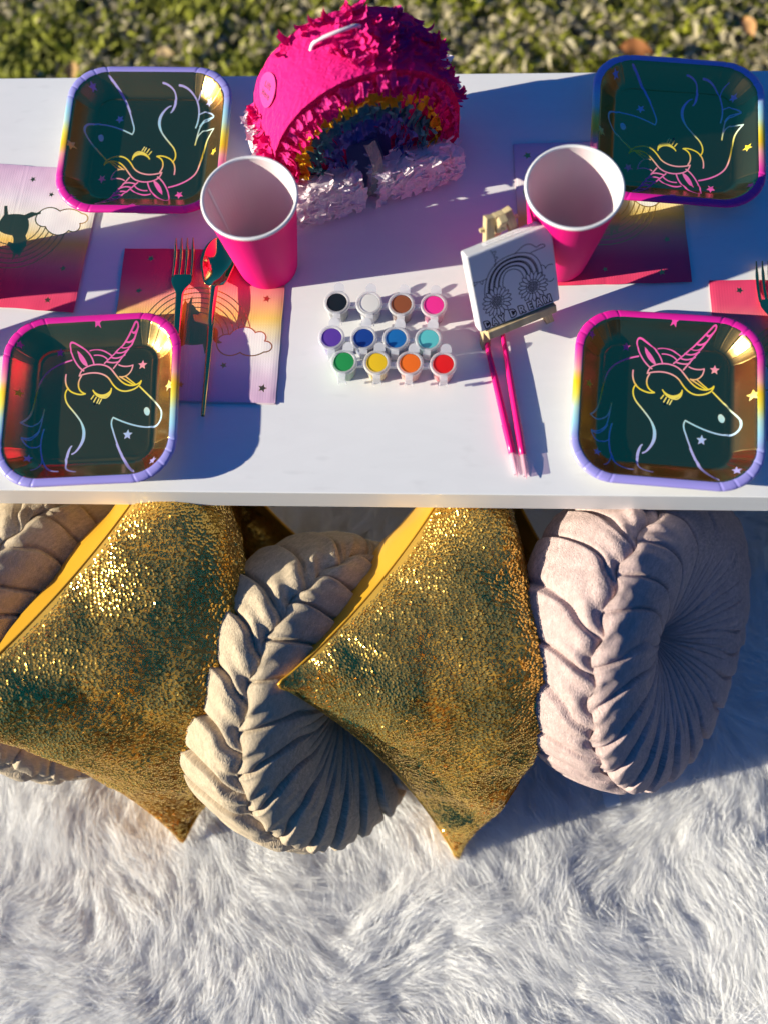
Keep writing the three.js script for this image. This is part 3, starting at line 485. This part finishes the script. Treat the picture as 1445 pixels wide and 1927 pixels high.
// ---------------------------------------------------------------- pinata
{
  const P = thing('rainbow_pinata', 'pink tissue paper rainbow pinata with white clouds on the table', 'pinata', [-0.018, T, -0.335], 0.34);
  const w = 0.093, Hh = 0.153, d = 0.074, cy = Hh - w;
  const tissue = (c, r = 0.75) => phy(c, r, { specularIntensity: 0.25, side: THREE.DoubleSide, bumpMap: crinkleTex, bumpScale: 0.0028, transmission: 0.18, thickness: 0 });
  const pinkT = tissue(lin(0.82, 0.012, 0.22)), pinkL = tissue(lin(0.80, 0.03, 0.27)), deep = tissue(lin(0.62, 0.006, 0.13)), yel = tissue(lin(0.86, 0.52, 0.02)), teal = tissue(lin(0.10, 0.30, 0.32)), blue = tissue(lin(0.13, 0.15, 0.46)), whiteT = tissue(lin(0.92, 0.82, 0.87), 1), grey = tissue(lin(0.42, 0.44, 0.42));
  const pt = (a, r) => [r * Math.cos(a), cy + r * Math.sin(a)];
  // outer wrap: goes up one side, over and down
  const wrapPt = (t, z, o = 0) => { const len1 = cy, len2 = Math.PI * w, tot = 2 * len1 + len2, s = t * tot; const R = w + o; if (s < len1) return [R, s, z]; if (s < len1 + len2) { const a = (s - len1) / w; return [R * Math.cos(a), cy + R * Math.sin(a), z]; } return [-R, tot - s, z]; };
  const wrap = sheet(120, 24, (u, v) => { const z = -v * d; return wrapPt(u, z, 0.0012 * N3(u * 30, v * 6, 2) + 0.0007 * N3(u * 90, v * 20, 7)); }, (u, v) => [u * 4, v]);
  part('outer_wrap', wrap, pinkT, P);
  const faceAt = (z, r0) => sheet(90, 10, (u, v) => { const p = wrapPt(u, z), q = [p[0] * r0, p[1] > cy || !r0 ? cy + (p[1] - cy) * r0 : p[1]]; return [lerp(p[0], q[0], v), lerp(p[1], q[1], v), z + 0.0008 * N3(u * 40, v * 8, 3)]; }, (u, v) => [u * 4, v]);
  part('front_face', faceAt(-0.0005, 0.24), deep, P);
  part('back_face', faceAt(-d + 0.0005, 0.0), pinkT, P);
  const hole = sheet(40, 6, (u, v) => { const p = wrapPt(u, 0); return [p[0] * 0.24, p[1] > cy ? cy + (p[1] - cy) * 0.24 : p[1], -v * 0.05]; }); part('arch_hole', hole, blue, P);
  part('hole_back', sheet(40, 2, (u, v) => { const p = wrapPt(u, 0); return [p[0] * 0.24 * (1 - v), p[1] > cy ? cy + (p[1] - cy) * 0.24 * (1 - v) : p[1], -0.05]; }), blue, P);
  // fringe flaps: small curled paper strips, a few shared shapes
  const flapG = [0, 1, 2, 3, 4].map((k) => sheet(3, 6, (u, v) => { const c = rr(0.8, 1), a = (0.25 + 0.28 * k) * v * 1.5; return [(u - 0.5) * 0.0068 * (1 - 0.1 * v) + 0.001 * Math.sin(v * 3 + k), -0.0115 * v * Math.cos(a * 0.7), 0.0115 * v * Math.sin(a) * 0.8 + 0.0012 * Math.sin(u * 6 + k)]; }, (u, v) => [u * 0.1, v * 0.15]));
  const flap = (name, mat, pos, quat, s) => { const m = part(name, flapG[(rnd() * 5) | 0], mat, P); m.position.set(...pos); m.quaternion.copy(quat); m.scale.set(s * rr(0.8, 1.25), s, s); return m; };
  const basis = (x, y, z) => new THREE.Quaternion().setFromRotationMatrix(new THREE.Matrix4().makeBasis(x, y, z));
  const twist = (q) => q.multiply(new THREE.Quaternion().setFromEuler(new THREE.Euler(rr(-0.35, 0.15), rr(-0.3, 0.3), rr(-0.5, 0.5))));
  // on the outer wrap: dense at the left end, round the strap, and on the right shoulder
  let count = 0;
  for (let i = 0; i < 900 && count < 270; i++) {
    const t = rr(0.12, 0.93), z = -rr(0.002, d - 0.002), a = Math.PI * (t - 0.2) / 0.62;
    const smooth = t > 0.52 && t < 0.76 && z > -d * 0.86;                 // flattened bare paper on the upper left
    const nearStrap = t > 0.38 && t < 0.50;
    if (t > 0.665 && t < 0.79 && z > -d * 0.98) continue;
    if (smooth && rnd() > 0.05) continue;
    if (!nearStrap && t < 0.38 && rnd() > 0.55) continue;
    const p = wrapPt(t, z, 0.001), p2 = wrapPt(t + 0.002, z, 0.001), tan = V(p2[0] - p[0], p2[1] - p[1], 0).normalize(), n = V(tan.y, -tan.x, 0), up = tan.clone().multiplyScalar(t > 0.5 ? -1 : 1);
    flap('pink_fringe', rnd() > 0.3 ? pinkT : pinkL, p, twist(basis(new THREE.Vector3().crossVectors(up, n), up, n)), rr(0.75, 1.15)); count++;
  }
  // rings on the front face, each flap hanging inward
  const ring = (name, mat, rad, n, s, a0 = 0.1, a1 = Math.PI - 0.1) => { for (let k = 0; k < n; k++) { const a = lerp(a0, a1, (k + rr(0.1, 0.9)) / n), r = rad + rr(-0.003, 0.003), [x, y] = pt(a, r), up = V(Math.cos(a), Math.sin(a), 0), n_ = V(0, 0, 1); flap(name, mat, [x, y, 0.001 + rr(0, 0.002)], twist(basis(new THREE.Vector3().crossVectors(up, n_), up, n_)), s * rr(0.85, 1.2)); } };
  ring('pink_ring_fringe', pinkL, 0.0885, 50, 0.9, -0.2, Math.PI + 0.25); ring('pink_ring_fringe', pinkT, 0.080, 46, 1.0, -0.2, Math.PI + 0.3);
  ring('yellow_ring_fringe', yel, 0.0715, 48, 1.05, -0.25, Math.PI + 0.35); ring('teal_ring_fringe', teal, 0.0615, 44, 1.0, -0.3, Math.PI + 0.4); ring('teal_ring_fringe', teal, 0.054, 36, 1.0, -0.3, Math.PI + 0.4);
  ring('blue_ring_fringe', blue, 0.0455, 38, 1.0, -0.5, Math.PI + 0.5); ring('blue_ring_fringe', blue, 0.036, 30, 1.0, -0.6, Math.PI + 0.6);
  // grey paper ribbon hanging in the opening
  part('pull_ribbon', sheet(4, 30, (u, v) => [0.0005 + (u - 0.5) * 0.012 * (1 - 0.2 * v) + 0.004 * Math.sin(v * 5) - 0.002, cy + 0.017 - v * (cy + 0.014), 0.012 + 0.012 * Math.sin(v * 2.6) + 0.0015 * Math.sin(u * 5 + v * 22)]), grey, P);
  // strap on top
  part('hanging_loop', tube([[-0.0335, cy + 0.0855, -0.0475], [-0.0300, cy + 0.0930, -0.0470], [-0.0095, cy + 0.1005, -0.0445], [0.0110, cy + 0.0990, -0.0460], [0.0165, cy + 0.0900, -0.0475]], 0.0019, 40, 8), std(lin(0.85, 0.78, 0.80), 0.4), P);
  // round sticker on the upper left
  const st = canvasTex(256, 256, (c, W) => { c.fillStyle = '#e0308e'; c.fillRect(0, 0, W, W); c.fillStyle = '#14040c'; c.font = 'bold 60px sans-serif'; c.textAlign = 'center'; c.fillText('Lift', W / 2, 116); c.fillText('Here', W / 2, 184); });
  const sa = 2.567, sR = w + 0.0018;
  const stick = new THREE.CircleGeometry(0.0155, 40), sp = stick.attributes.position;
  for (let i = 0; i < sp.count; i++) { const x = sp.getX(i), y = sp.getY(i), ca = Math.cos(-1.15), sn = Math.sin(-1.15), lx = x * ca - y * sn, ly = x * sn + y * ca, a = sa - lx / sR; sp.setXYZ(i, sR * Math.cos(a), cy + sR * Math.sin(a), -0.050 - ly); }
  stick.computeVertexNormals(); part('sticker', stick, std(lin(1, 1, 1), 0.5, { map: st, side: THREE.DoubleSide }), P);
  // clouds at the feet
  const cloud = (x, z, cwid, ch, cdep, sd) => {
    const g = new THREE.IcosahedronGeometry(1, 24); const p = g.attributes.position;
    for (let i = 0; i < p.count; i++) { let vx = p.getX(i), vy = p.getY(i), vz = p.getZ(i); const sq = (t) => Math.sign(t) * Math.pow(Math.abs(t), 0.68); const b = 1 + 0.09 * N3(vx * 3 + sd, vy * 3, vz * 3) + 0.03 * N3(vx * 9, vy * 9 + sd, vz * 9); p.setXYZ(i, x + sq(vx) * cwid / 2 * b, Math.max(0.0005, ch / 2 + sq(vy) * ch / 2 * b * (1 + 0.12 * Math.cos(vx * 5 + sd))), z + sq(vz) * cdep / 2 * b); }
    const m = part('cloud', weld(g), whiteT, P);
    for (let k = 0; k < 96; k++) {
      const u = ((k * 0.618) % 1) * 2 - 1, front = k < 62, px = x + u * cwid * 0.46, row = Math.floor(k / 15), py = front ? 0.015 + row * (ch - 0.013) / 4 + rr(-0.003, 0.004) : ch * (1.02 + 0.05 * N3(u * 3, k)), pz = front ? z + cdep * 0.5 * (1.0 + rr(0, 0.07) - 0.25 * (py / ch) ** 4) : z + rr(-0.45, 0.45) * cdep;
      const f = part('tissue_flap', flapG[(rnd() * 5) | 0], whiteT, m); f.position.set(px, py, pz); f.scale.set(rr(1.0, 1.9), rr(0.8, 1.2), rr(0.8, 1.2));
      f.rotation.set(front ? rr(-0.1, 0.12) : rr(-1.75, -1.4), rr(-0.25, 0.25), rr(-0.9, 0.9)); f.scale.z *= 0.4;
    }
    return m;
  };
  cloud(-0.050, 0.013, 0.076, 0.044, 0.032, 1.3); cloud(0.043, 0.013, 0.096, 0.042, 0.032, 4.7);
  cloud(-0.090, -0.062, 0.034, 0.062, 0.036, 8.2); cloud(0.086, -0.058, 0.036, 0.058, 0.036, 2.2);
  part('streamer', sheet(2, 12, (u, v) => [-0.098 - 0.012 * v, 0.075 - 0.03 * v, 0.004 + (u - 0.5) * 0.006 * (1 - v) + 0.004 * v]), whiteT, P);
}

// ---------------------------------------------------------------- pleated round cushions
function pleatedGeo(sd, amp = 1) {
  const R = 0.165, Nn = 22, nT = 1300, nS = 140;
  // half profiles, pinch to ridge: [s, radius, axial]; the ridge lies towards the front face
  const KF = [[0, 0, 0.024], [0.06, 0.010, 0.031], [0.16, 0.038, 0.051], [0.30, 0.075, 0.066], [0.45, 0.105, 0.073], [0.65, 0.130, 0.071], [0.82, 0.148, 0.063], [1, 0.160, 0.051]];
  const KB = [[0, 0, -0.020], [0.08, 0.030, -0.045], [0.16, 0.070, -0.063], [0.26, 0.110, -0.066], [0.36, 0.142, -0.055], [0.46, 0.157, -0.040], [0.60, 0.165, -0.016], [0.76, 0.167, 0.013], [0.90, 0.165, 0.036], [1, 0.160, 0.051]];
  const profile = (s) => {
    const K = s <= 1 ? KF : KB; s = s <= 1 ? s : 2 - s;
    for (let i = 1; i < K.length; i++) if (s <= K[i][0] + 1e-9) { const a = K[Math.max(0, i - 2)], b = K[i - 1], c = K[i], d = K[Math.min(K.length - 1, i + 1)], t = (s - b[0]) / (c[0] - b[0]); const cr = (p0, p1, p2, p3) => 0.5 * (2 * p1 + (p2 - p0) * t + (2 * p0 - 5 * p1 + 4 * p2 - p3) * t * t + (3 * p1 - p0 - 3 * p2 + p3) * t * t * t); return [cr(a[1], b[1], c[1], d[1]), cr(a[2], b[2], c[2], d[2])]; }
    return K[K.length - 1].slice(1);
  };
  return sheet(nT, nS, (u, v) => {
    const s = v * 2, th = u * Math.PI * 2, front = s < 1, q = front ? s : 2 - s; // q: 0 pinch .. 1 ridge
    const [r, y] = profile(s), [r2, y2] = profile(Math.min(2, s + 0.004)), [r1, y1] = profile(Math.max(0, s - 0.004));
    let nr = -(y2 - y1), ny = (r2 - r1); const nl = Math.hypot(nr, ny) || 1; nr /= nl; ny /= nl; if (nr * r + ny * (y - 0.004) < 0) { nr = -nr; ny = -ny; }
    const cx = Math.cos(th), sz = Math.sin(th);
    const wob = 0.32 * N3(cx * 3 + sd, sz * 3, front ? 2 : 7) + 0.10 * N3(cx * 9, sz * 9 + sd, s * 2);
    const inBand = front ? sst(0.22, 0.5, q) : sst(0.28, 0.42, q);
    let ph = Nn * u + (front ? 0.5 : 0) + (front ? 0.9 * Math.pow(clamp((q - 0.25) / 0.75), 1.4) : 0.85 * Math.pow(clamp((q - 0.36) / 0.64), 3.2)) + wob * inBand + 0.5 * (1 - q) * (1 - inBand) ;
    const k = Math.floor(ph), f = ph - k, jit = 0.5 + 0.5 * Math.sin(k * 12.9898 + sd * 7 + (front ? 0 : 3));
    const puff = Math.pow(Math.max(0, 4 * f * (1 - f)), 0.4), step = f < 0.91 ? f / 0.91 : (1 - f) / 0.09;
    const ridge = sst(0.86, 1.0, q);
    const dc = Math.min(f, 1 - f), crease = 1 - Math.exp(-(dc * dc) / 0.0035);
    let h = inBand * (0.0040 * amp * crease * (0.8 + 0.4 * jit) + 0.0018 * amp * puff + 0.0034 * amp * step * (0.5 + jit) - 0.005) * (1 - 0.35 * ridge);
    // creases that gather towards the ridge
    h += inBand * 0.0016 * amp * sst(0.70, 0.97, q) * Math.sin(f * 6.283 * 2 + jit * 6 + 2 * N3(k, q * 3, sd)) * (1 - Math.pow(Math.abs(2 * f - 1), 4));
    h += inBand * 0.0011 * N3(cx * 14 + s * 6, sz * 14, sd + s * 5);
    h -= ridge * ridge * 0.007 * (0.7 + 0.6 * jit);
    // face: fine radial folds
    const phF = Nn * 2 * u + 0.9 * (1 - q) + 0.5 * N3(cx * 4, sz * 4, sd + (front ? 1 : 5)), fF = phF - Math.floor(phF), jF = 0.5 + 0.5 * Math.sin(Math.floor(phF) * 78.2 + sd);
    h += (1 - inBand) * sst(0.0, 0.16, q) * 0.0030 * (0.4 + 0.9 * jF) * (Math.pow(4 * fF * (1 - fF), 0.55) - 0.6 + 0.25 * fF);
    const rr_ = Math.max(0.0005, r + nr * h); let yy = y + ny * h;
    // zigzag ridge: tips of the pleats interlock
    
    const squash = 1 + 0.03 * N3(cx * 1.5 + sd, sz * 1.5, 4);
    return [rr_ * cx * squash, yy + 0.004 * ridge * Math.sin(Nn * u * 6.283), rr_ * sz * squash];
  });
}
const velvet = (c, sh) => phy(c, 0.9, { map: nap, sheen: 0.8, sheenRoughness: 0.4, sheenColor: sh, bumpMap: fuzz, bumpScale: 0.0015 });
const fuzz = noiseTex(512, (u, v) => 0.5 + 0.4 * tileN(u, v, 110, 3) + 0.2 * tileN(u, v, 50, 1)); fuzz.repeat.set(7, 4);
const nap = noiseTex(512, (u, v) => 0.90 + 0.16 * tileN(u, v, 70, 3) + 0.14 * tileN(u, v, 22, 1) + 0.08 * tileN(u, v, 7, 6)); nap.repeat.set(7, 4); nap.colorSpace = THREE.SRGBColorSpace;
{
  const taupe = velvet(lin(0.68, 0.54, 0.37), lin(0.5, 0.42, 0.32)), blush = velvet(lin(0.68, 0.50, 0.46), lin(0.5, 0.42, 0.42));
  const g1 = pleatedGeo(1.7, 0.8), g2 = pleatedGeo(5.2, 1.15);
  const place = (label, geo, mat, C, a, spin) => {
    const o = thing('pleated_cushion', label, 'cushion', C); const A = V(...a).normalize();
    o.quaternion.setFromUnitVectors(V(0, 1, 0), A).multiply(new THREE.Quaternion().setFromAxisAngle(V(0, 1, 0), spin));
    part('velvet_cover', geo, mat, o);
    const b = new THREE.SphereGeometry(0.010, 20, 12); b.scale(1, 0.5, 1); b.translate(0, 0.022, 0); part('centre_button', b, mat, o);
    return o;
  };
  const a = [0.763, 0.552, 0.338];
  const pink = place('round pleated blush pink velvet cushion at the right', g1, blush, [0.258, 0.178, 0.092], a, 0);
  const tg = sheet(3, 8, (u, v) => [(u - 0.5) * 0.018, 0.006 * Math.sin(v * 2.5), v * 0.03]);
  { pink.updateMatrixWorld(true); const inv = pink.matrixWorld.clone().invert(), w = new THREE.Matrix4().compose(V(0.2545, 0.030, 0.242), new THREE.Quaternion().setFromEuler(new THREE.Euler(0.35, 0.25, 0.1)), V(1, 1, 1)); tg.applyMatrix4(inv.multiply(w)); part('care_tag', tg, std(lin(0.55, 0.55, 0.56), 0.8, { side: THREE.DoubleSide }), pink); }
  place('round pleated beige velvet cushion between the two gold cushions', g2, taupe, [-0.071, 0.155, 0.155], [0.788, 0.525, 0.320], 0.9);
  place('round pleated beige velvet cushion at the left photo edge, behind gold sequins', g1, taupe, [-0.352, 0.155, 0.092], a, 2.1);
}

// ---------------------------------------------------------------- gold sequin cushions
{
  const TH = 0.132;
  let S = 0.19, shear = 0, wx = 1;
  const surf = (u, v, sg, sd) => {      // u, v in -1..1 ; X right edge dir, Z down edge dir, Y out
    const x = S * wx * u * (1 - 0.12 * (1 - v * v) * Math.abs(u) ** 2), z = S * v * (1 - 0.12 * (1 - u * u) * Math.abs(v) ** 2);
    const e = Math.max(0, (1 - u * u) * (1 - v * v)), y0 = TH * (0.55 * Math.pow(e, 0.5) + 0.45 * e);
    const wr = e ** 0.3 * (0.016 * N3(u * 1.5 + sd, v * 1.5, 3 + sg) + 0.009 * N3(u * 3.6 + sd, v * 3.6, 6) + 0.0022 * N3(u * 9, v * 9 + sd, 2));
    const edge = Math.exp(-Math.pow((1 - Math.max(Math.abs(u), Math.abs(v))) / 0.14, 2)), pk = 0.0075 * edge * e ** 0.25 * Math.sin((Math.abs(u) > Math.abs(v) ? v : u) * 15 + 3 * N3(u * 3, v * 3, sd));
    const press = sst(-0.12, 0.65, (u + v) / 2);    // squeezed under the neighbouring round cushion on this side
    return [x, sg * (y0 * (sg > 0 ? 1 - 0.85 * press : 1) + wr * (sg > 0 ? 1 : 0.7) + pk) - 0.135 * press * Math.pow(e, 0.28), z + x * shear];
  };
  const satin = phy(lin(0.80, 0.42, 0.03), 0.34, { metalness: 0.25, sheen: 0.4, sheenColor: lin(0.9, 0.6, 0.1), sheenRoughness: 0.3 });
  const cloth = phy(lin(0.55, 0.33, 0.05), 0.55, { metalness: 0.4 });
  const seqM = phy(lin(1, 1, 1), 0.21, { metalness: 0.86, side: THREE.DoubleSide });
  const ringG = (() => { const n = 10, p = [], ix = []; for (let i = 0; i < n; i++) { const a = i / n * 6.2832; p.push(0.00065 * Math.cos(a), 0.00010, 0.00065 * Math.sin(a), 0.0020 * Math.cos(a), 0.00036, 0.0020 * Math.sin(a)); } for (let i = 0; i < n; i++) { const a = 2 * i, b = 2 * ((i + 1) % n); ix.push(a, b, a + 1, b, b + 1, a + 1); } const g = new THREE.BufferGeometry(); g.setAttribute('position', new THREE.Float32BufferAttribute(p, 3)); g.setIndex(ix); g.computeVertexNormals(); return g.toNonIndexed(); })();
  ringG.computeVertexNormals();
  function goldCushion(label, A, e1, e2, sd, wide) {
    const o = thing('sequin_cushion', label, 'cushion'), X0 = V(...e1), Z = V(...e2).normalize(), Y = new THREE.Vector3().crossVectors(Z, X0).normalize(), X = new THREE.Vector3().crossVectors(Y, Z);
    o.quaternion.setFromRotationMatrix(new THREE.Matrix4().makeBasis(X, Y, Z));
    S = V(...e2).length() / 2; wx = wide; shear = X0.clone().normalize().dot(Z); o.position.copy(V(...A)).addScaledVector(X, S * wx).addScaledVector(Z, shear * S * wx).addScaledVector(Z, S);
    const front = part('sequin_front', sheet(90, 90, (u, v) => surf(u * 2 - 1, v * 2 - 1, 1, sd)), cloth, o); front.geometry.computeVertexNormals();
    part('satin_back', sheet(70, 70, (u, v) => surf(1 - u * 2, v * 2 - 1, -1, sd)), satin, o);
    const edge = []; for (let k = 0; k < 4; k++) for (let i = 0; i < 24; i++) { const t = i / 12 - 1, [u, v] = [[t, -1], [1, t], [-t, 1], [-1, -t]][k]; edge.push(surf(u, v, 1, sd)); }
    part('seam_piping', tube(edge, 0.0016, 280, 6, true), satin, o);
    const nu = 114, nv = 126, im = new THREE.InstancedMesh(ringG, seqM, nu * nv), m = new THREE.Matrix4(), q = new THREE.Quaternion(), up = V(0, 1, 0), c = new THREE.Color(); let n = 0;
    for (let j = 0; j < nv; j++) for (let i = 0; i < nu; i++) {
      let u = ((i + 0.5 + 0.5 * (j % 2) + rr(-0.3, 0.3)) / (nu + 0.5)) * 2 - 1, v = ((j + 0.5 + rr(-0.3, 0.3)) / nv) * 2 - 1;
      u = Math.sin(u * 1.38) / Math.sin(1.38); v = Math.sin(v * 1.38) / Math.sin(1.38);
      if (Math.abs(u) > 0.995 || Math.abs(v) > 0.995) continue;
      const p = V(...surf(u, v, 1, sd)), a = V(...surf(clamp(u + 0.012, -1, 1), v, 1, sd)).sub(V(...surf(clamp(u - 0.012, -1, 1), v, 1, sd))), b = V(...surf(u, clamp(v + 0.012, -1, 1), 1, sd)).sub(V(...surf(u, clamp(v - 0.012, -1, 1), 1, sd)));
      const nn = new THREE.Vector3().crossVectors(b, a).normalize(), big = 0.44;
      nn.x += big * N3(u * 2.8 + sd, v * 2.8, 1) + 0.14 * N3(u * 16, v * 16, sd) + rr(-0.19, 0.19); nn.z += big * N3(u * 2.8, v * 2.8 + sd, 4) + 0.14 * N3(u * 16, v * 16, sd + 5) + rr(-0.19, 0.19);
      if (rnd() < 0.06) { nn.x += rr(-0.5, 0.5); nn.z += rr(-0.5, 0.5); }
      nn.normalize(); q.setFromUnitVectors(up, nn);
      p.addScaledVector(nn, 0.0007 + rr(0, 0.0006)); m.compose(p, q, V(1, 1, 1)); im.setMatrixAt(n, m);
      const k = rr(0.8, 1); c.setRGB(1.0 * k, 0.63 * k, 0.14 * k); im.setColorAt(n, c); n++;
    }
    im.count = n; im.name = 'sequins'; im.userData = { kind: 'stuff' }; im.castShadow = im.receiveShadow = true; o.add(im);
    return o;
  }
  goldCushion('gold sequin cushion with satin edge, between beige and pink round cushions', [-0.0925, 0.314, 0.171], [0.58, 0.0, -0.81], [0.1735, -0.294, 0.162], 1.3, 0.86);
  goldCushion('gold sequin cushion at the left, lying against the beige round cushions', [-0.407, 0.342, 0.212], [0.57, -0.03, -0.82], [0.167, -0.322, 0.110], 4.1, 1);
}

// ---------------------------------------------------------------- fallen leaves on the lawn
{
  const leafG = sheet(8, 14, (u, v) => { const w = 0.017 * Math.sin(Math.PI * Math.pow(v, 0.8)) + 0.0006, s = u * 2 - 1; return [s * w, 0.006 * s * s + 0.007 * Math.sin(v * 3) + 0.002 * Math.sin(v * 9 + s), (v - 0.5) * 0.062]; });
  const mk = (label, c, pos, rot, s) => { const l = part(numbered('fallen_leaf'), leafG, std(c, 0.8, { side: THREE.DoubleSide }), scene); l.position.set(...pos); l.rotation.set(...rot); l.scale.setScalar(s); return tag(l, label, 'leaf'); };
  mk('tan dry leaf on the grass just behind the table, left of the left plates', lin(0.50, 0.30, 0.11), [-0.502, 0.012, -0.782], [0.2, 0.1, 0.1], 0.55);
  mk('straw coloured dry leaf lying flat on the grass behind the back left plate', lin(0.48, 0.34, 0.17), [-0.363, 0.015, -0.812], [0.1, 1.4, 0.1], 0.5);
  mk('rust brown dry leaf on the grass behind the back right plate', lin(0.30, 0.11, 0.03), [0.345, 0.012, -0.812], [0.2, 1.3, 0.1], 0.8);
  mk('orange tan dry leaf on the grass near the top right photo corner', lin(0.5, 0.26, 0.10), [0.514, 0.014, -0.848], [0.1, 0.3, 0.2], 0.6);
}

renderer.render(scene, camera);
